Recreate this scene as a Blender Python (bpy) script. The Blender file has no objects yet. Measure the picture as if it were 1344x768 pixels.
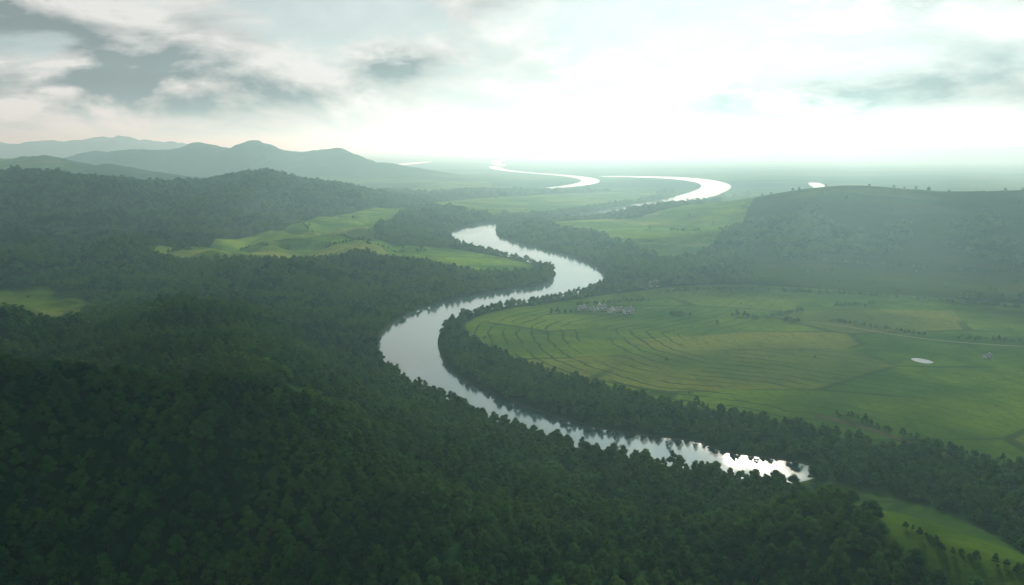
import bpy, math, numpy as np
from mathutils import Vector
rng = np.random.default_rng(7)
scene = bpy.context.scene
F=1120.0; CAMH=250.0; PITCH=math.atan(194/1120.0)
SUN_AZ=math.radians(15); SUN_EL=math.radians(26)

# ---------------------------------------------------------------- helpers
def sight(u,v):
    a=(u-672)/F; b=(384-v)/F
    return np.array([a, math.cos(PITCH)+b*math.sin(PITCH), -math.sin(PITCH)+b*math.cos(PITCH)])
def flat(u,v,z=0.0):
    d=sight(u,v); t=(z-CAMH)/d[2]
    return (d[0]*t,d[1]*t)
def at(u,v,y):
    d=sight(u,v); t=y/d[1]
    return (d[0]*t,y,CAMH+d[2]*t)
T=[rng.random((256,256)) for _ in range(6)]
def vnoise(x,y,k=0):
    xi=np.floor(x).astype(int); yi=np.floor(y).astype(int)
    fx=x-xi; fy=y-yi; fx=fx*fx*(3-2*fx); fy=fy*fy*(3-2*fy)
    t=T[k%6]; a=t[xi&255,yi&255]; b=t[(xi+1)&255,yi&255]; c=t[xi&255,(yi+1)&255]; d=t[(xi+1)&255,(yi+1)&255]
    return (a*(1-fx)+b*fx)*(1-fy)+(c*(1-fx)+d*fx)*fy
def fbm(x,y,s,o=4,k=0):
    r=0;a=0.5;n=0
    for i in range(o):
        r=r+a*vnoise(x/s+17.3*i,y/s+9.1*i,k+i); n+=a; a*=0.5; s=s*0.5
    return r/n-0.5
def sstep(a,b,x):
    t=np.clip((x-a)/(b-a),0,1); return t*t*(3-2*t)
def poly_sd(X,Y,P,margin=600.):
    P=np.array(P,float); out=np.full(X.shape,margin*1.0)
    lo=P.min(0)-margin; hi=P.max(0)+margin
    m=(X>lo[0])&(X<hi[0])&(Y>lo[1])&(Y<hi[1])
    if not m.any(): return out
    x=X[m];y=Y[m]; d=np.full(x.shape,1e18); ins=np.zeros(x.shape,bool)
    n=len(P)
    for i in range(n):
        ax,ay=P[i];bx,by=P[(i+1)%n]; ex=bx-ax;ey=by-ay; L=ex*ex+ey*ey+1e-9
        t=np.clip(((x-ax)*ex+(y-ay)*ey)/L,0,1)
        d=np.minimum(d,(x-ax-ex*t)**2+(y-ay-ey*t)**2)
        if abs(ey)>1e-9:
            c=((ay>y)!=(by>y))&(x<(bx-ax)*(y-ay)/ey+ax); ins^=c
    d=np.sqrt(d); d=np.where(ins,-d,d); out[m]=np.minimum(d,margin); return out
def smooth_poly(P,closed=True,it=2):
    P=[tuple(p) for p in P]
    for _ in range(it):
        Q=[]; n=len(P)
        rngi=range(n) if closed else range(n-1)
        if not closed: Q.append(P[0])
        for i in rngi:
            a=P[i];b=P[(i+1)%n]
            Q.append(tuple(.75*p+.25*q for p,q in zip(a,b))); Q.append(tuple(.25*p+.75*q for p,q in zip(a,b)))
        if not closed: Q.append(P[-1])
        P=Q
    return P

# ---------------------------------------------------------------- river plan
near=[(1078,619,4),(1040,624,7),(1000,622,7),(960,616,7),(930,609,7),(880,601,7),(830,594,7),(780,583,7),(740,573,7),(700,561,7),
 (650,543,7),(600,521,7),(560,503,7),(525,488,6),(505,473,4),(495,456,1),(498,440,0),(515,425,0),(540,410,0),(580,396,0),(630,386,0),(680,379,0),
 (718,371,0),(731,360,2),(728,350,7),(705,342,9),(680,335,9),(640,326,9),(605,318,7),(587,307,1),(600,298,0),(640,291,0),(700,287,0),(760,280,0),
 (820,270,0),(870,262,0),(905,253,0),(922,246,0),(918,240,0),(890,235.5,0),(840,233,0),(785,232.3,0)]
farb=[(785,231.0,0),(850,231,0),(900,232.5,0),(935,236,0),(957,241,0),(961,247,0),(940,256,6),(900,264,7),(850,273,8),(800,279.5,8),(740,286,8),(690,290,7),
 (659,293,0),(648,300,0),(655,310,0),(690,321,0),(740,332,0),(775,344,0),(794,357,0),(790,371,6),(755,382,8),(700,390,8),(640,400,7),(605,412,5),(582,428,0),
 (573,446,0),(577,466,0),(590,484,0),(612,500,0),(655,521,0),(705,540,0),(755,556,0),(800,566,0),(850,572,0),(900,578,0),(932,584,0),(945,594,0),(985,599,0),(1025,604,0),(1070,612,0)]
RIV=[]
RIV.append(smooth_poly([flat(*p) for p in near+farb]))
RIV.append(smooth_poly([flat(u,v) for u,v in [(638,219),(655,224),(700,228),(745,231.5),(765,236),(760,240),(738,244),(700,247.8),(708,248.8),(750,246),(785,241),(788,236),(770,232),(730,228.5),(690,226),(662,222.6),(655,218)]]))
RIV.append(smooth_poly([flat(u,v) for u,v in [(1058,240),(1068,246),(1077,254),(1074,263),(1085,268),(1099,264),(1097,252),(1084,243),(1072,239)]]))
RIV.append(smooth_poly([flat(u,v) for u,v in [(500,220),(530,217),(565,213),(568,211.5),(530,214),(500,217.5)]]))
RIV.append(smooth_poly([flat(u,v) for u,v in [(474,229),(482,232),(490,228),(486,223.5),(478,224.5)]]))
RIV.append(smooth_poly([flat(u,v) for u,v in [(608,206.5),(640,207.5),(660,206.5),(640,205)]]))
RIV.append(smooth_poly([flat(u,v) for u,v in [(655,218.3),(640,213),(660,209),(668,208.5),(652,213),(668,217)]]))
def riv_sd(X,Y):
    r=np.full(X.shape,600.)
    for p in RIV: r=np.minimum(r,poly_sd(X,Y,p))
    return r

RIDGES=[
 ([(-500,216,2500),(-200,222,2700),(0,231,2850),(100,239,2950),(200,246,3050),(280,239,3150),(360,227,3250),(405,236,3250),(440,251,3200),(475,272,3150)],400,9),
 ([(-200,203,5000),(-50,205,5000),(60,207,4800),(110,213,4700),(160,226,4600)],520,6),
 ([(60,208,7600),(120,203,7500),(180,199,7200),(260,196,7200),(310,195,7000),(350,188,7000),(385,195,7000),(410,203,6800),(440,198,6600),(465,204,6500),(495,216,6500)],480,0),
 ([(-200,186,12000),(60,189,12000),(130,186,12000),(168,180,12000),(200,187,12000),(250,193,12000)],900,0),
 ([(950,300,2400),(1010,270,2500),(1085,252,2550),(1140,246,2600),(1200,251,2650),(1260,255,2650),(1344,255,2750),(1500,246,2900),(1900,235,3000)],560,0),
 ([(1050,200,15000),(1150,196,15000),(1344,192,14000),(1600,190,14000)],1500,0),
 ([(-500,400,800),(-200,415,850),(60,428,920),(250,428,900),(360,455,800),(450,510,680)],150,12),
 ([(-500,520,480),(-100,545,480),(200,560,480),(420,600,460),(560,660,420),(700,730,390)],120,12),
 ([(1120,668,440),(1230,700,410),(1400,770,380)],70,3),
 ([(-400,325,1800),(-100,333,1750),(120,341,1650),(260,350,1600)],200,10),
]
RW=[]
for pts,s,al in RIDGES:
    q=[]
    for u,v,y in pts:
        x,yy,z=at(u,v,y); q.append((x,yy,z-al))
    RW.append((smooth_poly(q,False,2),s))
def hills(X,Y):
    tot=np.zeros(X.shape)
    wx=X+fbm(X,Y,350,3,1)*160; wy=Y+fbm(X,Y,350,3,3)*160
    for P,s in RW:
        P=np.array(P); m=(X>P[:,0].min()-4*s)&(X<P[:,0].max()+4*s)&(Y>P[:,1].min()-4*s)&(Y<P[:,1].max()+4*s)
        if not m.any(): continue
        k=0.35 if (s<300 or s==560) else 1.0
        x=X[m]*(1-k)+wx[m]*k; y=Y[m]*(1-k)+wy[m]*k
        d=np.full(x.shape,1e18);h=np.zeros(x.shape)
        for i in range(len(P)-1):
            ax,ay,az=P[i];bx,by,bz=P[i+1];ex=bx-ax;ey=by-ay;L=ex*ex+ey*ey+1e-9
            t=np.clip(((x-ax)*ex+(y-ay)*ey)/L,0,1); dd=(x-ax-ex*t)**2+(y-ay-ey*t)**2
            c=dd<d; d=np.where(c,dd,d); h=np.where(c,az+(bz-az)*t,h)
        g=np.exp(-d/(2*(s*0.75)**2))
        tot[m]=np.sqrt(tot[m]**2+(h*g)**2)
    return tot
def height(X,Y,sd=None):
    if sd is None: sd=riv_sd(X,Y)
    R=np.hypot(X,Y); AZ_=np.arctan2(X,Y)
    hl=hills(X,Y)
    amp=np.where(AZ_>0.15,0.14,0.62)
    hl=hl*(1+amp*fbm(X,Y,260,4,2)*sstep(5,50,hl))
    pl=fbm(X,Y,420,3,4)*9*(1-0.6*sstep(2500,5000,R))+fbm(X,Y,60,3,0)*1.6
    wild=sstep(0.05,-0.15,AZ_)*sstep(3800,2600,R)*sstep(50,240,sd)
    pl=pl+wild*(np.abs(fbm(X,Y,190,3,1))*110-4)
    k=sstep(8,170,sd)
    up=(hl+np.maximum(pl+2,0))*k+np.minimum(np.maximum(sd,0)*0.28,2.5)
    return np.where(sd<0,np.maximum(sd*0.3,-6),up)
def on_ground(pts):
    A=np.array([sight(*p[:2]) for p in pts]); z=np.zeros(len(A))
    for i in range(14):
        t=(z-CAMH)/A[:,2]; x=A[:,0]*t; y=A[:,1]*t
        z=z*0.5+0.5*np.minimum(height(x,y),CAMH-60)
    return list(zip(x,y))

FIELDS=[
 ([(608,424),(640,410),(700,402),(760,392),(850,379),(960,372),(1100,380),(1250,392),(1500,410),(1500,660),(1344,622),(1250,604),(1150,584),(1060,560),(960,545),(860,524),(770,502),(700,484),(645,462),(615,442)],0.50),
 ([(195,329),(270,317),(350,305),(430,288),(500,271),(545,274),(515,290),(488,303),(492,317),(560,323),(630,332),(690,344),(716,355),(660,361),(600,357),(540,344),(480,337),(420,342),(340,342),(260,346),(210,340)],0.85),
 ([(690,293),(780,288),(880,278),(960,262),(1015,266),(985,285),(950,305),(925,335),(880,345),(845,330),(800,312),(750,302)],0.85),
 ([(-60,382),(0,376),(70,377),(125,392),(118,412),(70,428),(0,434),(-60,436)],0.42),
 ([(1035,634),(1110,636),(1200,656),(1280,690),(1344,730),(1420,790),(1300,800),(1210,745),(1150,705),(1085,668)],0.36),
 ([(530,268),(600,262),(700,256),(800,252),(870,250),(860,260),(780,272),(690,283),(640,285),(600,275)],0.7),
 ([(-100,226),(0,230),(90,240),(190,249),(120,256),(0,260),(-100,262)],0.4),
 ([(345,518),(385,510),(425,514),(430,522),(390,530),(350,526)],0.1),
 ([(560,240),(640,236),(650,246),(600,252),(520,256)],0.6),
 ([(430,243),(480,245),(470,256),(440,255)],0.7),
]
FP=[(smooth_poly(on_ground(p),True,2),t) for p,t in FIELDS]
HILLP=smooth_poly([(400,1450),(500,1780),(600,2150),(690,2500),(760,3000),(1000,3500),(3600,3500),(3600,1500),(1500,1330),(700,1330)])
def hillfield(x,y):
    return poly_sd(x,y,HILLP,300)+fbm(x,y,120,3,5)*60, (fbm(x,y,330,3,2)<-.10)&(np.hypot(x,y)<2500)

# ---------------------------------------------------------------- terrain sheet
NA=900; az=np.linspace(-math.radians(50),math.radians(50),NA)
rs=[110.]
while rs[-1]<70000:
    r=rs[-1]; rs.append(r+min(max(2.2,r*0.0042),0.012*r+ (r/9000.)**2*40))
rs=np.array(rs); NR=len(rs)
AZ,RR=np.meshgrid(az,rs); X=(RR*np.sin(AZ)).ravel(); Y=(RR*np.cos(AZ)).ravel()
SD=riv_sd(X,Y); Z=height(X,Y,SD)
field=np.zeros(X.shape); tone=np.full(X.shape,0.35)
for P,t in FP:
    sd=poly_sd(X,Y,P,200)+fbm(X,Y,50,3,5)*18
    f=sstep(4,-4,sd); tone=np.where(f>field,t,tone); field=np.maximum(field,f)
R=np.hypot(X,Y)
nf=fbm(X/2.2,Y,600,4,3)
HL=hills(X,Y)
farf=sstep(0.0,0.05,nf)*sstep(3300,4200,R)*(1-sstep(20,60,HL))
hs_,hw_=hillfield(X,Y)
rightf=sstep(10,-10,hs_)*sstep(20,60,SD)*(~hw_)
tone=np.where(rightf>field,0.09+0.30*sstep(84,106,HL),tone)  # right hill tone lowered to paint in cloud shade, grassy crest lighter
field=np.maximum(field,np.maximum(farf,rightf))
def grid_mesh(name,co,nr,na,attrs):
    me=bpy.data.meshes.new(name)
    i=np.arange(nr-1)[:,None]*na+np.arange(na-1)[None,:]
    q=np.stack([i,i+1,i+na+1,i+na],-1).reshape(-1,4)
    me.vertices.add(len(co)); me.vertices.foreach_set("co",co.astype(np.float32).ravel())
    me.loops.add(q.size); me.loops.foreach_set("vertex_index",q.astype(np.int32).ravel())
    me.polygons.add(len(q)); me.polygons.foreach_set("loop_start",np.arange(0,q.size,4,dtype=np.int32))
    me.polygons.foreach_set("use_smooth",np.ones(len(q),bool))
    for k,v in attrs.items():
        a=me.attributes.new(k,'FLOAT','POINT'); a.data.foreach_set("value",v.astype(np.float32))
    me.update(calc_edges=True); me.validate()
    return me
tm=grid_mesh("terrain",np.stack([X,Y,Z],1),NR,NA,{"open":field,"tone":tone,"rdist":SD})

def link(o): scene.collection.objects.link(o); return o
def newmat(name):
    m=bpy.data.materials.new(name); m.use_nodes=True; nt=m.node_tree; nt.nodes.clear(); return m,nt
class N:
    def __init__(s,nt): s.nt=nt
    def n(s,t,**k):
        x=s.nt.nodes.new(t)
        for a,b in k.items(): setattr(x,a,b)
        return x
    def put(s,sock,v):
        if isinstance(v,bpy.types.NodeSocket): s.nt.links.new(v,sock)
        elif v is not None: sock.default_value=v
    def m(s,op,a,b=None,c=None,clamp=False):
        x=s.n('ShaderNodeMath',operation=op,use_clamp=clamp)
        for i,v in enumerate((a,b,c)):
            if v is not None: s.put(x.inputs[i],v)
        return x.outputs[0]
    def ss(s,v,a,b,lo=0.,hi=1.):
        x=s.n('ShaderNodeMapRange',interpolation_type='SMOOTHSTEP'); s.put(x.inputs[0],v)
        x.inputs[1].default_value=a;x.inputs[2].default_value=b;x.inputs[3].default_value=lo;x.inputs[4].default_value=hi
        return x.outputs[0]
    def mix(s,f,a,b,mode='MIX'):
        x=s.n('ShaderNodeMix',data_type='RGBA',blend_type=mode)
        s.put(x.inputs[0],f)
        for i,v in ((6,a),(7,b)): s.put(x.inputs[i],(*v,1) if isinstance(v,tuple) and len(v)==3 else v)
        return x.outputs[2]
    def noise(s,vec,scale,detail=4,rough=.5,dist=0.):
        x=s.n('ShaderNodeTexNoise'); s.put(x.inputs['Vector'],vec); x.inputs['Scale'].default_value=scale
        x.inputs['Detail'].default_value=detail;x.inputs['Roughness'].default_value=rough;x.inputs['Distortion'].default_value=dist
        return x.outputs[0]
    def vmap(s,vec,scale=(1,1,1),rot=(0,0,0),loc=(0,0,0)):
        x=s.n('ShaderNodeMapping'); s.put(x.inputs[0],vec); x.inputs['Scale'].default_value=scale;x.inputs['Rotation'].default_value=rot;x.inputs['Location'].default_value=loc
        return x.outputs[0]

# ground material
gm,nt=newmat("ground_mat"); g=N(nt)
pos=g.n('ShaderNodeNewGeometry').outputs['Position']
A=lambda nm: g.n('ShaderNodeAttribute',attribute_name=nm).outputs['Fac']
opn=A("open"); ton=A("tone"); rd=A("rdist")
vor=g.n('ShaderNodeTexVoronoi'); g.put(vor.inputs['Vector'],g.vmap(pos,(1/260.,1/120.,0),(0,0,.25))); vor.inputs['Scale'].default_value=1
cell=g.n('ShaderNodeSeparateColor'); g.put(cell.inputs[0],vor.outputs['Color'])
n1=g.noise(pos,1/45.,6,.6); n2=g.noise(pos,1/220.,4); n3=g.noise(pos,1/6.,4,.7); n4=g.noise(g.vmap(pos,(1/14.,1/50.,0),(0,0,.5)),1.,5,.7)
grass=g.mix(g.ss(n1,.35,.65),(.038,.092,.010),(.086,.155,.016))
grass=g.mix(g.m('MULTIPLY',cell.outputs[0],.5),grass,(.15,.20,.022))
dry=g.m('MULTIPLY',g.ss(cell.outputs[1],.76,.82),.4); grass=g.mix(dry,grass,(.20,.17,.05))
grass=g.mix(g.ss(n2,.40,.62),grass,g.mix(.65,grass,(.014,.055,.013)))
grass=g.mix(g.m('MULTIPLY',g.ss(n4,.5,.72),.45),grass,(.018,.048,.010))
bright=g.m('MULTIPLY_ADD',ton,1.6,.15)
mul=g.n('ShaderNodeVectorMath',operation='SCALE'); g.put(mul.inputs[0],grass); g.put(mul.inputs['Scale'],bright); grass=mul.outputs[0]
w=g.m('ABSOLUTE',g.m('SINE',g.m('MULTIPLY',g.m('ADD',rd,g.m('MULTIPLY',n1,18)),math.pi/19)))
dv=g.n('ShaderNodeVectorMath',operation='DISTANCE'); g.put(dv.inputs[0],pos); dv.inputs[1].default_value=(130,1000,10)
zone=g.ss(dv.outputs['Value'],360,220,.3,1.)
ln=g.m('MULTIPLY',g.m('MULTIPLY',g.ss(w,.38,.1),g.ss(g.noise(pos,1/70.,3),.38,.52)),zone); ln=g.m('MULTIPLY',ln,g.ss(rd,420,270)); ln=g.m('MULTIPLY',ln,.85)
grass=g.mix(ln,grass,(.008,.028,.012))
ve=g.n('ShaderNodeTexVoronoi',feature='DISTANCE_TO_EDGE'); g.put(ve.inputs['Vector'],g.vmap(pos,(1/260.,1/120.,0),(0,0,.25))); ve.inputs['Scale'].default_value=1
ed=g.m('MULTIPLY',g.m('MULTIPLY',g.ss(ve.outputs[0],.03,.01),.7),g.ss(g.noise(pos,1/150.,2),.45,.6))
grass=g.mix(ed,grass,(.010,.026,.012))
grass=g.mix(g.m('MULTIPLY',g.ss(n3,.4,.7),.4),grass,(.02,.052,.012))
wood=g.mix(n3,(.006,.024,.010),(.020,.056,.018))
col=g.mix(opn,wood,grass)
mud=g.ss(rd,4.,.5); col=g.mix(mud,col,(.06,.055,.035))
bs=g.n('ShaderNodeBsdfDiffuse'); g.put(bs.inputs['Color'],col)
bp=g.n('ShaderNodeBump'); bp.inputs['Strength'].default_value=.6; bp.inputs['Distance'].default_value=2.0; g.put(bp.inputs['Height'],g.noise(pos,1/9.,5,.7)); g.put(bs.inputs['Normal'],bp.outputs[0])
o=g.n('ShaderNodeOutputMaterial'); g.put(o.inputs[0],bs.outputs[0])
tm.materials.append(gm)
to=link(bpy.data.objects.new("terrain",tm)); to["kind"]="structure"; to["label"]="rolling green valley with fields, meadows and wooded hills"; to["category"]="terrain"

import bmesh
def water_mesh(name,polys,z=0.,grow=1.5):
    me=bpy.data.meshes.new(name); bm=bmesh.new()
    for P in polys:
        P=np.array(P); n=len(P)
        a=sum(P[i][0]*P[(i+1)%n][1]-P[(i+1)%n][0]*P[i][1] for i in range(n))
        s=1 if a>0 else -1
        d=np.roll(P,-1,0)-np.roll(P,1,0); L=np.linalg.norm(d,axis=1)+1e-6
        nrm=np.stack([d[:,1],-d[:,0]],1)/L[:,None]*s
        Q=P+nrm*grow
        vs=[bm.verts.new((q[0],q[1],z)) for q in Q]
        es=[bm.edges.new((vs[i],vs[(i+1)%n])) for i in range(n)]
        bmesh.ops.triangle_fill(bm,use_beauty=True,use_dissolve=False,edges=es,normal=(0,0,1))
    for f in bm.faces:
        if f.normal.z<0: f.normal_flip()
    bm.to_mesh(me); bm.free(); return me
wm_,nt=newmat("water_mat"); g=N(nt)
pos=g.n('ShaderNodeNewGeometry').outputs['Position']
bs=g.n('ShaderNodeBsdfPrincipled'); bs.inputs['Base Color'].default_value=(.03,.07,.07,1); bs.inputs['IOR'].default_value=2.0
bs.inputs['Specular Tint'].default_value=(.88,.96,.95,1)
g.put(bs.inputs['Roughness'],g.ss(g.noise(g.vmap(pos,(1/60.,1/160.,0)),1,3),.4,.65,.05,.13))
bp=g.n('ShaderNodeBump'); bp.inputs['Strength'].default_value=.2; bp.inputs['Distance'].default_value=.2; g.put(bp.inputs['Height'],g.noise(g.vmap(pos,(.25,.5,0)),1,4,.6)); g.put(bs.inputs['Normal'],bp.outputs[0])
o=g.n('ShaderNodeOutputMaterial'); g.put(o.inputs[0],bs.outputs[0])
w=water_mesh("river",RIV); w.materials.append(wm_)
wo=link(bpy.data.objects.new("river",w)); wo["kind"]="structure"; wo["label"]="winding silver river looping through the green valley"; wo["category"]="river"
pp=smooth_poly(on_ground([(1192,470.5),(1208,470.5),(1228,476),(1220,478.5),(1204,476)]))
pa=np.array(pp); pzl=float(height(pa[:,0],pa[:,1]).max())+.25
pw=water_mesh("pond",[pp],pzl,0); pw.materials.append(wm_)
po=link(bpy.data.objects.new("pond",pw)); po["kind"]="structure"; po["label"]="small pale pond in the pasture"; po["category"]="pond"

# ---------------------------------------------------------------- trees
def leafmat(name):
    m,nt=newmat(name); g=N(nt)
    pos=g.n('ShaderNodeNewGeometry').outputs['Position']; oi=g.n('ShaderNodeObjectInfo')
    nb=g.noise(pos,1/70.,5,.6); ns=g.noise(pos,1/2.5,3)
    c=g.mix(oi.outputs['Random'],(.006,.040,.020),(.055,.155,.036))
    c=g.mix(g.ss(nb,.42,.60),c,g.mix(.6,c,(.12,.21,.03)))
    c=g.mix(g.m('MULTIPLY',ns,.45),c,(.005,.036,.018))
    d1=g.n('ShaderNodeBsdfDiffuse'); g.put(d1.inputs[0],c)
    t1=g.n('ShaderNodeBsdfTranslucent'); g.put(t1.inputs[0],g.mix(.5,c,(.07,.16,.015)))
    mx=g.n('ShaderNodeMixShader'); mx.inputs[0].default_value=.25; g.put(mx.inputs[1],d1.outputs[0]); g.put(mx.inputs[2],t1.outputs[0])
    o=g.n('ShaderNodeOutputMaterial'); g.put(o.inputs[0],mx.outputs[0]); return m
lm=leafmat("leaf_mat")
bk,nt=newmat("bark_mat"); g=N(nt); bs=g.n('ShaderNodeBsdfPrincipled'); bs.inputs['Roughness'].default_value=.9
g.put(bs.inputs['Base Color'],g.mix(g.noise(g.vmap(g.n('ShaderNodeNewGeometry').outputs['Position'],(3,3,.6)),1,4),(.04,.03,.02),(.12,.1,.075)))
o=g.n('ShaderNodeOutputMaterial'); g.put(o.inputs[0],bs.outputs[0])
def crown(seed,tall=1.0,nc=100,cs=1.0,sub=1):
    r=np.random.default_rng(seed)
    bm=bmesh.new(); lobes=[]
    nl=int(r.integers(9,13))
    for i in range(nl):
        a=i*2.4+r.random()*.8; q=math.sqrt((i+.3)/nl)*2.8
        zc=(7.4-0.26*q*q*2+r.uniform(-.8,.8))*tall if i>0 else 8.6*tall
        lobes.append((q*math.cos(a),q*math.sin(a),max(zc if i%4!=3 else zc-2.2,2.2),r.uniform(1.2,2.0)))
    L=np.array(lobes)
    for lx,ly,lz,lr in lobes:
        m=bmesh.ops.create_icosphere(bm,subdivisions=sub,radius=lr*.78)
        for v in m['verts']:
            v.co=v.co*r.uniform(.85,1.12)+Vector((lx,ly,lz))
        for k in range(nc):
            d=r.normal(size=3); d/=np.linalg.norm(d)
            if d[2]<-.5: continue
            p=np.array([lx,ly,lz])+d*lr*r.uniform(.78,1.15)*np.array([1,1,.85])
            dd=np.linalg.norm((L[:,:3]-p),axis=1)/L[:,3]
            if (dd<.72).any(): continue
            n=d+r.normal(size=3)*.45; n/=np.linalg.norm(n)
            t=np.cross(n,r.normal(size=3)); t/=np.linalg.norm(t); b=np.cross(n,t); s=r.uniform(.22,.48)*cs
            q=[p+t*s,p+b*s*.8,p-t*s,p-b*s*.8]
            bm.faces.new([bm.verts.new(x) for x in q])
    me=bpy.data.meshes.new("crown"); bm.to_mesh(me); bm.free(); me.materials.append(lm); return me
def trunk(seed):
    r=np.random.default_rng(seed); bm=bmesh.new()
    def limb(a,b,ra,rb):
        a=Vector(a);b=Vector(b);d=(b-a).normalized(); x=d.orthogonal().normalized(); y=d.cross(x); R1=[];R2=[]
        for i in range(7):
            t=i/7*2*math.pi; o=x*math.cos(t)+y*math.sin(t); R1.append(bm.verts.new(a+o*ra)); R2.append(bm.verts.new(b+o*rb))
        for i in range(7): bm.faces.new([R1[i],R1[(i+1)%7],R2[(i+1)%7],R2[i]])
    limb((0,0,-.6),(.1,.05,3.5),.36,.26); limb((.1,.05,3.5),(0,0,7.4),.26,.1)
    for i in range(5):
        a=i*1.3+r.random(); limb((.08,.03,3+i*.5),(2*math.cos(a),2*math.sin(a),5.2+i*.4),.13,.05)
    me=bpy.data.meshes.new("trunk"); bm.to_mesh(me); bm.free(); me.materials.append(bk); return me
NV=6; TL=[1,1.15,.9,1.3,1,.8]
CR=[crown(100+i,TL[i]) for i in range(NV)]; TR=[trunk(200+i) for i in range(NV)]
CF=[crown(100+i,TL[i],20,1.9,1) for i in range(NV)]

def spacing(r): return 7.8*np.maximum(1,r/900.)**.8
def ring_scatter(r0,r1,spf,half):
    px=[];py=[];r=r0
    while r<r1:
        s=float(spf(r)); n=int(2*half*r/s); a=(np.arange(n)+rng.random(n)*.9)/n*2*half-half; rr=r+rng.uniform(-.5,.5,n)*s
        px.append(rr*np.sin(a)); py.append(rr*np.cos(a)); r+=s
    return np.concatenate(px),np.concatenate(py)
px,py=ring_scatter(200.,4600.,spacing,.65); fine=np.zeros(len(px),bool)
bx,by=ring_scatter(1000.,4200.,lambda r:9.0*(r/1000)**.35,.42)
sb=riv_sd(bx,by); kb=(sb<75)&(sb>2); bx,by=bx[kb],by[kb]
px=np.concatenate([px,bx]);py=np.concatenate([py,by]);fine=np.concatenate([fine,np.ones(len(bx),bool)])
sd=riv_sd(px,py); fo=np.full(px.shape,500.)
for P,t in FP: fo=np.minimum(fo,poly_sd(px,py,P,200)+fbm(px,py,50,3,5)*18)
rr=np.hypot(px,py); pa_=np.arctan2(px,py)
nf=fbm(px/2.2,py,600,4,3); hl=hills(px,py)
hs2,hw2=hillfield(px,py)
rf=(hs2<0)&(~hw2)&(sd>40)
ff=(nf>.02)&(rr>3700)&(hl<40)
lone=(rng.random(px.shape)<.0025)
keep=(sd>3)&((fo>2)|lone)&(~rf|(rng.random(px.shape)<.02))&(~ff|(rng.random(px.shape)<.03))
keep&=fine|~((rr>1000)&(rr<4200)&(sd<72))
base=np.where(fine,9.0*(rr/1000)**.35/7*.85,spacing(rr)/7.)
big=1+.35*fbm(px,py,120,3,4)*2
sc=base*rng.uniform(.6,1.3,px.shape)*big*np.where(fo<2,.4,1)*np.where(rf,.45,1)
sc*=np.where(rng.random(px.shape)<.03,1.35,1)
px,py,sc=px[keep],py[keep],sc[keep]
HEDGES=[([(700,412),(750,411)],.7),([(835,414),(900,415),(960,413),(1000,420),(1050,424)],.75),
 ([(1090,421),(1180,436),(1260,445),(1344,449),(1420,453)],.5),
 ([(840,388),(930,380),(1000,384),(1120,386),(1250,398),(1344,405)],.7),
 ([(1065,540),(1120,551),(1190,573),(1260,594),(1344,615)],.6),
 ([(1190,703),(1240,722),(1300,742),(1344,752)],.4),
 ([(220,332),(330,324),(450,320),(490,318)],.8),([(380,300),(470,322),(560,330)],.7),([(850,300),(900,305),(960,300)],.9),
 ([(755,401),(790,398),(850,395)],.7),
 ([(950,345),(1050,340),(1200,352),(1344,360)],.8),([(1000,420),(1060,405),(1150,400)],.6)]
hx=[];hy=[];hs=[]
for P,s in HEDGES:
    q=np.array(smooth_poly(on_ground(P),False,2))
    for i in range(len(q)-1):
        L=np.linalg.norm(q[i+1]-q[i]); n=max(1,int(L/(5.5*s)))
        for k in range(n):
            p=q[i]+(q[i+1]-q[i])*(k+rng.random())/n+rng.normal(size=2)*1.5
            if vnoise(np.array([p[0]/40]),np.array([p[1]/40]),2)[0]<.28: continue
            hx.append(p[0]);hy.append(p[1]);hs.append(s*rng.uniform(.5,1.3))
px=np.concatenate([px,hx]);py=np.concatenate([py,hy]);sc=np.concatenate([sc,hs])
pz=height(px,py)-.4*sc
rot=rng.uniform(0,6.283,px.shape); idx=rng.integers(0,NV,px.shape)
cp,sp=math.cos(PITCH),math.sin(PITCH)
dz=pz+8-CAMH; depth=py*cp-dz*sp; upc=py*sp+dz*cp
u=672+F*px/depth; v=384-F*upc/depth
vis=(u>5)&(u<1339)&(v>5)&(v<760)&(pz>-1)
dist=np.where(vis,np.sqrt(px**2+py**2+dz**2),1e9)
nearid=np.argsort(dist)[:300]; mask=np.ones(len(px),bool); mask[nearid]=False
for j in nearid:
    k=int(idx[j])
    e=bpy.data.objects.new("broadleaf_tree",None); e.empty_display_size=2
    e.location=(px[j],py[j],pz[j]); e.rotation_euler=(0,0,rot[j]); e.scale=(sc[j],)*3
    e["label"]="broadleaf tree with dense dark green crown in the forest"; e["category"]="tree"; e["group"]="broadleaf trees of the valley forest"
    link(e)
    c=bpy.data.objects.new("crown",CR[k]); c.parent=e; link(c)
    t=bpy.data.objects.new("trunk",TR[k]); t.parent=e; link(t)
pm=bpy.data.meshes.new("forest"); n=int(mask.sum())
pm.vertices.add(n); pm.vertices.foreach_set("co",np.stack([px,py,pz],1)[mask].astype(np.float32).ravel())
RRt=np.hypot(px,py); idx=np.where(RRt>1000,idx+NV,idx)
szz=np.where(sc>1.1,1.1+(sc-1.1)*.35,sc)
for nm,vv,ty in (("tscale",sc[mask],'FLOAT'),("tscalez",szz[mask],'FLOAT'),("trot",rot[mask],'FLOAT'),("tidx",idx[mask],'INT')):
    a=pm.attributes.new(nm,ty,'POINT'); a.data.foreach_set("value",vv.astype(np.int32 if ty=='INT' else np.float32))
fo_=link(bpy.data.objects.new("forest",pm)); fo_["kind"]="stuff"; fo_["label"]="dense dark green broadleaf forest covering slopes and river banks"; fo_["category"]="forest"
src=[bpy.data.objects.new("forest_crown_source",m) for m in CR+CF]
ng=bpy.data.node_groups.new("forest_scatter",'GeometryNodeTree')
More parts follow.
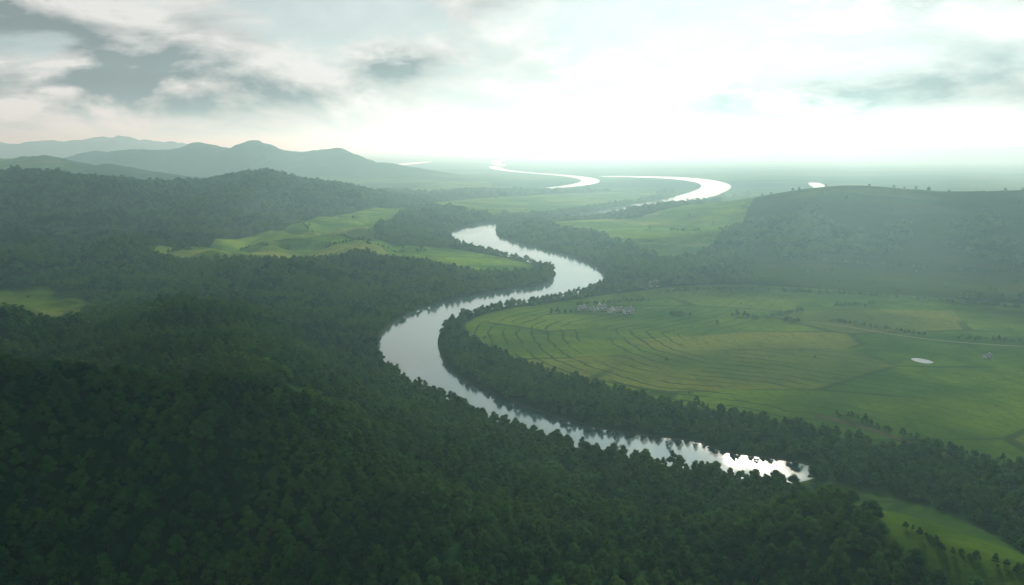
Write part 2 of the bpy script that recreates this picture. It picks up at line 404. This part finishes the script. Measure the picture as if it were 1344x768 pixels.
ng.interface.new_socket("Geometry",in_out='INPUT',socket_type='NodeSocketGeometry'); ng.interface.new_socket("Geometry",in_out='OUTPUT',socket_type='NodeSocketGeometry')
G=N(ng); gi=G.n('NodeGroupInput'); go=G.n('NodeGroupOutput'); jn=G.n('GeometryNodeJoinGeometry')
def attr(nm,ty):
    x=G.n('GeometryNodeInputNamedAttribute',data_type=ty); x.inputs[0].default_value=nm; return x.outputs[0]
asc=attr("tscale",'FLOAT');asz=attr("tscalez",'FLOAT');aro=attr("trot",'FLOAT');aid=attr("tidx",'INT')
cx=G.n('ShaderNodeCombineXYZ'); G.put(cx.inputs[2],aro)
cs_=G.n('ShaderNodeCombineXYZ'); G.put(cs_.inputs[0],asc); G.put(cs_.inputs[1],asc); G.put(cs_.inputs[2],asz)
for k in range(2*NV):
    cmp=G.n('FunctionNodeCompare',data_type='INT',operation='EQUAL')
    ins=[i for i in cmp.inputs if i.enabled]; G.put(ins[0],aid); ins[1].default_value=k
    oi=G.n('GeometryNodeObjectInfo'); oi.inputs[0].default_value=src[k]; oi.transform_space='ORIGINAL'; oi.inputs['As Instance'].default_value=True
    ip=G.n('GeometryNodeInstanceOnPoints'); G.put(ip.inputs['Points'],gi.outputs[0]); G.put(ip.inputs['Selection'],cmp.outputs[0]); G.put(ip.inputs['Instance'],oi.outputs['Geometry'])
    G.put(ip.inputs['Rotation'],cx.outputs[0]); G.put(ip.inputs['Scale'],cs_.outputs[0]); ng.links.new(ip.outputs[0],jn.inputs[0])
G.put(go.inputs[0],jn.outputs[0])
md=fo_.modifiers.new("scatter",'NODES'); md.node_group=ng

# ---------------------------------------------------------------- farm houses
def simple(name,colA,colB,s=.5,spec=.3):
    m,nt=newmat(name); q=N(nt); b=q.n('ShaderNodeBsdfPrincipled'); b.inputs['Roughness'].default_value=.9; b.inputs['Specular IOR Level'].default_value=spec
    q.put(b.inputs['Base Color'],q.mix(q.noise(q.n('ShaderNodeNewGeometry').outputs['Position'],s,4),colA,colB)); oo=q.n('ShaderNodeOutputMaterial'); q.put(oo.inputs[0],b.outputs[0]); return m
WALL=simple("plaster_mat",(.55,.53,.48),(.7,.68,.63)); ROOF=simple("roof_mat",(.2,.18,.18),(.36,.33,.32)); GLASS=simple("glass_mat",(.02,.03,.035),(.03,.04,.05)); DOOR=simple("door_mat",(.08,.05,.03),(.12,.08,.05))
def mesh(name,vs,fs,mat):
    me=bpy.data.meshes.new(name); me.from_pydata(vs,[],fs); me.materials.append(mat); return me
def boxv(x0,x1,y0,y1,z0,z1):
    return [(x0,y0,z0),(x1,y0,z0),(x1,y1,z0),(x0,y1,z0),(x0,y0,z1),(x1,y0,z1),(x1,y1,z1),(x0,y1,z1)],[(0,3,2,1),(4,5,6,7),(0,1,5,4),(1,2,6,5),(2,3,7,6),(3,0,4,7)]
hw,hd,hh,rh=5.5,3.6,4.2,2.8
wallm=mesh("wall",[(-hw,-hd,-1),(hw,-hd,-1),(hw,hd,-1),(-hw,hd,-1),(-hw,-hd,hh),(hw,-hd,hh),(hw,hd,hh),(-hw,hd,hh),(-hw,0,hh+rh-.2),(hw,0,hh+rh-.2)],
 [(0,1,5,4),(2,3,7,6),(1,2,6,9,5),(3,0,4,8,7)],WALL)
e=.5
rv=[]
for s in (0,.25):
    rv+=[(-hw-e,-hd-e,hh-.35+s),(hw+e,-hd-e,hh-.35+s),(hw+e,0,hh+rh+s),(-hw-e,0,hh+rh+s),(hw+e,hd+e,hh-.35+s),(-hw-e,hd+e,hh-.35+s)]
roofm=mesh("roof",rv,[(0,3,2,1),(3,5,4,2),(6,7,8,9),(9,8,10,11),(0,1,7,6),(5,11,10,4),(0,6,9,3),(3,9,11,5),(1,2,8,7),(2,4,10,8)],ROOF)
v_,f_=boxv(2.5,3.4,-.5,.5,hh+1.5,hh+rh+1.3); chm=mesh("chimney",v_,f_,WALL)
v_,f_=boxv(-.6,.6,-hd-.08,-hd+.02,0,2.2); dom=mesh("door",v_,f_,DOOR)
v_,f_=boxv(-.7,.7,-hd-.06,-hd+.02,1.1,2.6); wim=mesh("window",v_,f_,GLASS)
HOUSES=[(764,407,1.1,.3),(777,408,.9,-.5),(790,407,1.2,.2),(802,410.5,1.1,.9),(813,408,.9,-.2),(825,411,1.3,.25),(786,403,.8,1.2),(858,376,1.4,.1),(845,377,.9,.4),(1296,470,.8,.3)]
hp=on_ground([h[:2] for h in HOUSES])
for (hu,hv,s,ro),(x,y) in zip(HOUSES,hp):
    z=float(height(np.array([x]),np.array([y]))[0])
    em=link(bpy.data.objects.new("farm_house",None)); em.location=(x,y,z); em.scale=(s,s,s); em.rotation_euler=(0,0,ro)
    em["label"]="small pale farm house with grey gabled roof among fields"; em["category"]="house"; em["group"]="farm houses of the riverside hamlet"
    def part(nm,me,par,loc=(0,0,0)):
        p=link(bpy.data.objects.new(nm,me)); p.parent=par; p.location=loc; return p
    part("wall",wallm,em); rf_=part("roof",roofm,em); part("chimney",chm,rf_); part("door",dom,em)
    for wx in (-3.8,-2.1,2.1,3.8): part("window",wim,em,(wx,0,0))

def strip(P,w,dz,name,mat):
    q=np.array(smooth_poly(on_ground(P),False,3)); out=[q[0]]
    for i in range(len(q)-1):
        n=max(1,int(np.linalg.norm(q[i+1]-q[i])/8))
        for k in range(1,n+1): out.append(q[i]+(q[i+1]-q[i])*k/n)
    q=np.array(out); d=np.gradient(q,axis=0); d/=np.linalg.norm(d,axis=1)[:,None]+1e-9; nn=np.stack([-d[:,1],d[:,0]],1)
    a=q+nn*w/2;b=q-nn*w/2; z=np.maximum(height(a[:,0],a[:,1]),height(b[:,0],b[:,1]))+dz
    vs=[(*p,zz) for p,zz in zip(a,z)]+[(*p,zz) for p,zz in zip(b,z)]; n=len(q)
    me=mesh(name,vs,[(i,i+n,i+n+1,i+1) for i in range(n-1)],mat); ob=link(bpy.data.objects.new(name,me)); ob["kind"]="structure"; return ob
RD=simple("road_mat",(.11,.11,.08),(.16,.15,.11),.1,.05)
PT=simple("track_mat",(.035,.028,.018),(.07,.055,.035),.1,.02)
o1=strip([(1060,423),(1100,427),(1180,441),(1260,450),(1344,455),(1450,462)],3.5,.35,"road",RD); o1["label"]="pale narrow country road crossing the fields"; o1["category"]="road"
o2=strip([(1068,545),(1120,557),(1190,580),(1260,601),(1344,624),(1420,642)],5,.3,"path",PT); o2["label"]="dark earth farm track beside a hedge"; o2["category"]="path"

# ---------------------------------------------------------------- added clouds out of view, placed to shade ground and haze
cm,nt=newmat("shade_cloud_mat"); q=N(nt)
dd1=q.n('ShaderNodeBsdfDiffuse'); dd1.inputs[0].default_value=(.9,.9,.9,1); tt=q.n('ShaderNodeBsdfTranslucent'); tt.inputs[0].default_value=(.9,.9,.92,1)
mm=q.n('ShaderNodeMixShader'); mm.inputs[0].default_value=.35; q.put(mm.inputs[1],dd1.outputs[0]); q.put(mm.inputs[2],tt.outputs[0]); oo=q.n('ShaderNodeOutputMaterial'); q.put(oo.inputs[0],mm.outputs[0])
def shade_cloud(gx,gy,rx,ry,seed,h=2600):
    r=np.random.default_rng(seed); bm=bmesh.new()
    for i in range(26):
        a=r.random()*6.283; q_=math.sqrt(r.random())*.85; s=r.uniform(.22,.42)*(1.15-q_*.6)
        m=bmesh.ops.create_icosphere(bm,subdivisions=3,radius=1)
        o_=Vector((math.cos(a)*q_*rx,math.sin(a)*q_*ry,0))
        for v_ in m['verts']:
            c=v_.co; k=1+.16*math.sin(5*c.x+seed+i)*math.sin(6*c.y+i)*1.3+.08*math.sin(13*c.x+i)*math.sin(11*c.z+seed)
            z_=c.z*k*s*(rx+ry)*.22; z_=z_ if z_>0 else z_*.25
            v_.co=Vector((c.x*k*s*rx,c.y*k*s*ry,z_))+o_
    me=bpy.data.meshes.new("shade_cloud"); bm.to_mesh(me); bm.free(); me.materials.append(cm)
    for p in me.polygons: p.use_smooth=True
    ob=link(bpy.data.objects.new("shade_cloud",me)); D=h/math.tan(SUN_EL)
    ob.location=(gx+D*math.sin(SUN_AZ),gy+D*math.cos(SUN_AZ),h)
    ob["label"]="puffy white cumulus added out of view to shade the valley"; ob["category"]="shade_cloud"; ob["group"]="added clouds shading the valley"
shade_cloud(1150,2050,900,560,1); shade_cloud(-420,160,420,300,2); shade_cloud(-1150,1900,600,300,3); shade_cloud(330,1450,200,120,4); shade_cloud(1500,5200,1300,700,5)
shade_cloud(900,1250,260,110,8); shade_cloud(-260,1000,180,90,9)

# ---------------------------------------------------------------- haze (real scattering air)
v_,f_=boxv(-60000,60000,-3000,69000,-60,470)
hm,nt=newmat("air_mat"); q=N(nt); vs_=q.n('ShaderNodeVolumeScatter'); vs_.inputs['Color'].default_value=(.50,.85,.92,1); vs_.inputs['Density'].default_value=1/7500.; vs_.inputs['Anisotropy'].default_value=.62
oo=q.n('ShaderNodeOutputMaterial'); q.put(oo.inputs['Volume'],vs_.outputs[0])
sk=link(bpy.data.objects.new("sky",mesh("sky",v_,f_,hm))); sk["kind"]="structure"; sk["label"]="hazy humid air under a cloudy sky"; sk["category"]="sky"

# ---------------------------------------------------------------- world
W=bpy.data.worlds.new("World"); scene.world=W; W.use_nodes=True; nt=W.node_tree; nt.nodes.clear(); g=N(nt)
dr=g.n('ShaderNodeTexCoord').outputs['Generated']; sx=g.n('ShaderNodeSeparateXYZ'); g.put(sx.inputs[0],dr)
azn=g.m('ARCTAN2',sx.outputs[0],sx.outputs[1]); eln=g.m('ARCSINE',sx.outputs[2])
def cvec(da=0,de=0,sa=5.,se=12.):
    c=g.n('ShaderNodeCombineXYZ'); g.put(c.inputs[0],g.m('MULTIPLY',g.m('ADD',azn,da),sa)); g.put(c.inputs[1],g.m('MULTIPLY',g.m('ADD',eln,de),se)); return c.outputs[0]
def G2(a0,e0,sa,se,amp):
    dx=g.m('DIVIDE',g.m('SUBTRACT',azn,a0),sa); dy=g.m('DIVIDE',g.m('SUBTRACT',eln,e0),se)
    s=g.m('ADD',g.m('MULTIPLY',dx,dx),g.m('MULTIPLY',dy,dy))
    return g.m('MULTIPLY',g.m('EXPONENT',g.m('MULTIPLY',s,-1.)),amp)
def P2(u,v,su,sv,amp): return G2((u-672)/F,(190-v)/F,su/F,sv/F,amp)
def total(L):
    r=L[0]
    for x in L[1:]: r=g.m('ADD',r,x)
    return r
nA=g.noise(cvec(),1.,9,.56,.35); nB=g.noise(cvec(de=.02),1.,9,.56,.35); nC=g.noise(cvec(3,1,18,34),1.,7,.62,.3)
darkm=total([P2(170,122,280,38,1.),P2(30,60,130,50,.7),P2(530,88,60,26,.8),P2(1080,134,150,26,1.1),P2(1290,115,110,28,.65),P2(1180,10,160,30,.55),P2(640,10,90,22,.45),P2(320,60,90,40,.4)])
gap=total([P2(480,20,130,30,1.),P2(850,30,180,35,.9),P2(720,70,110,20,.4),P2(-300,40,200,60,.5)])
dens=g.m('ADD',g.m('SUBTRACT',nA,g.m('MULTIPLY',gap,.16)),g.m('MULTIPLY',darkm,.10))
cf=g.ss(dens,.38,.54)
under=g.m('SUBTRACT',nB,nA)
shade=g.m('MULTIPLY_ADD',under,6.,.42)
shade=g.m('ADD',shade,g.m('MULTIPLY',g.m('SUBTRACT',nC,.5),1.2))
dk=g.m('MULTIPLY',darkm,g.m('ADD',g.ss(dens,.42,.62),.25))
sh=g.m('ADD',g.m('MULTIPLY',dk,g.m('ADD',shade,.45)),g.m('MULTIPLY',shade,.36),clamp=True)
cc=g.mix(sh,(1.05,1.06,1.03),(.31,.37,.385))
glow=total([P2(800,60,380,130,.08),P2(740,160,700,26,.06)])
sunv=Vector((math.sin(SUN_AZ)*math.cos(SUN_EL),math.cos(SUN_AZ)*math.cos(SUN_EL),math.sin(SUN_EL)))
dt=g.n('ShaderNodeVectorMath',operation='DOT_PRODUCT'); g.put(dt.inputs[0],dr); dt.inputs[1].default_value=sunv
sg=g.m('MULTIPLY',g.m('POWER',g.m('MAXIMUM',dt.outputs['Value'],0.),40.),.9)
over=g.ss(eln,.22,.6,1.,.5)
st=g.m('ADD',g.m('MULTIPLY',g.m('ADD',.77,glow),over),sg)
st=g.m('MULTIPLY',st,g.ss(dt.outputs['Value'],-.6,.75,.5,1.))
ovc=g.mix(g.ss(eln,.2,.6),cc,(.46,.78,.90))
b1=g.n('ShaderNodeBackground'); g.put(b1.inputs[0],ovc); g.put(b1.inputs[1],st)
skt=g.n('ShaderNodeTexSky',sky_type='NISHITA'); skt.sun_disc=False; skt.sun_elevation=SUN_EL; skt.sun_rotation=SUN_AZ
b2=g.n('ShaderNodeBackground'); g.put(b2.inputs[1],g.m('MULTIPLY',over,.062))
g.put(b2.inputs[0],g.mix(.85,skt.outputs[0],(9.4,12.,12.1)))
ms=g.n('ShaderNodeMixShader'); g.put(ms.inputs[0],g.m('MULTIPLY_ADD',cf,.7,.3)); g.put(ms.inputs[1],b2.outputs[0]); g.put(ms.inputs[2],b1.outputs[0])
wo_=g.n('ShaderNodeOutputWorld'); g.put(wo_.inputs[0],ms.outputs[0])

# sun
sl=bpy.data.lights.new("sun",'SUN'); sl.energy=5.0; sl.angle=math.radians(.5); sl.color=(1,.95,.80)
so=link(bpy.data.objects.new("sun",sl)); so.rotation_euler=sunv.to_track_quat('Z','Y').to_euler()
# camera
cd=bpy.data.cameras.new("camera"); cd.lens=30; cd.sensor_width=36; cd.clip_start=1; cd.clip_end=200000
co=link(bpy.data.objects.new("camera",cd)); co.location=(0,0,CAMH); co.rotation_euler=(math.pi/2-PITCH,0,0); scene.camera=co
scene.view_settings.view_transform='Standard'; scene.view_settings.look='None'; scene.view_settings.exposure=0
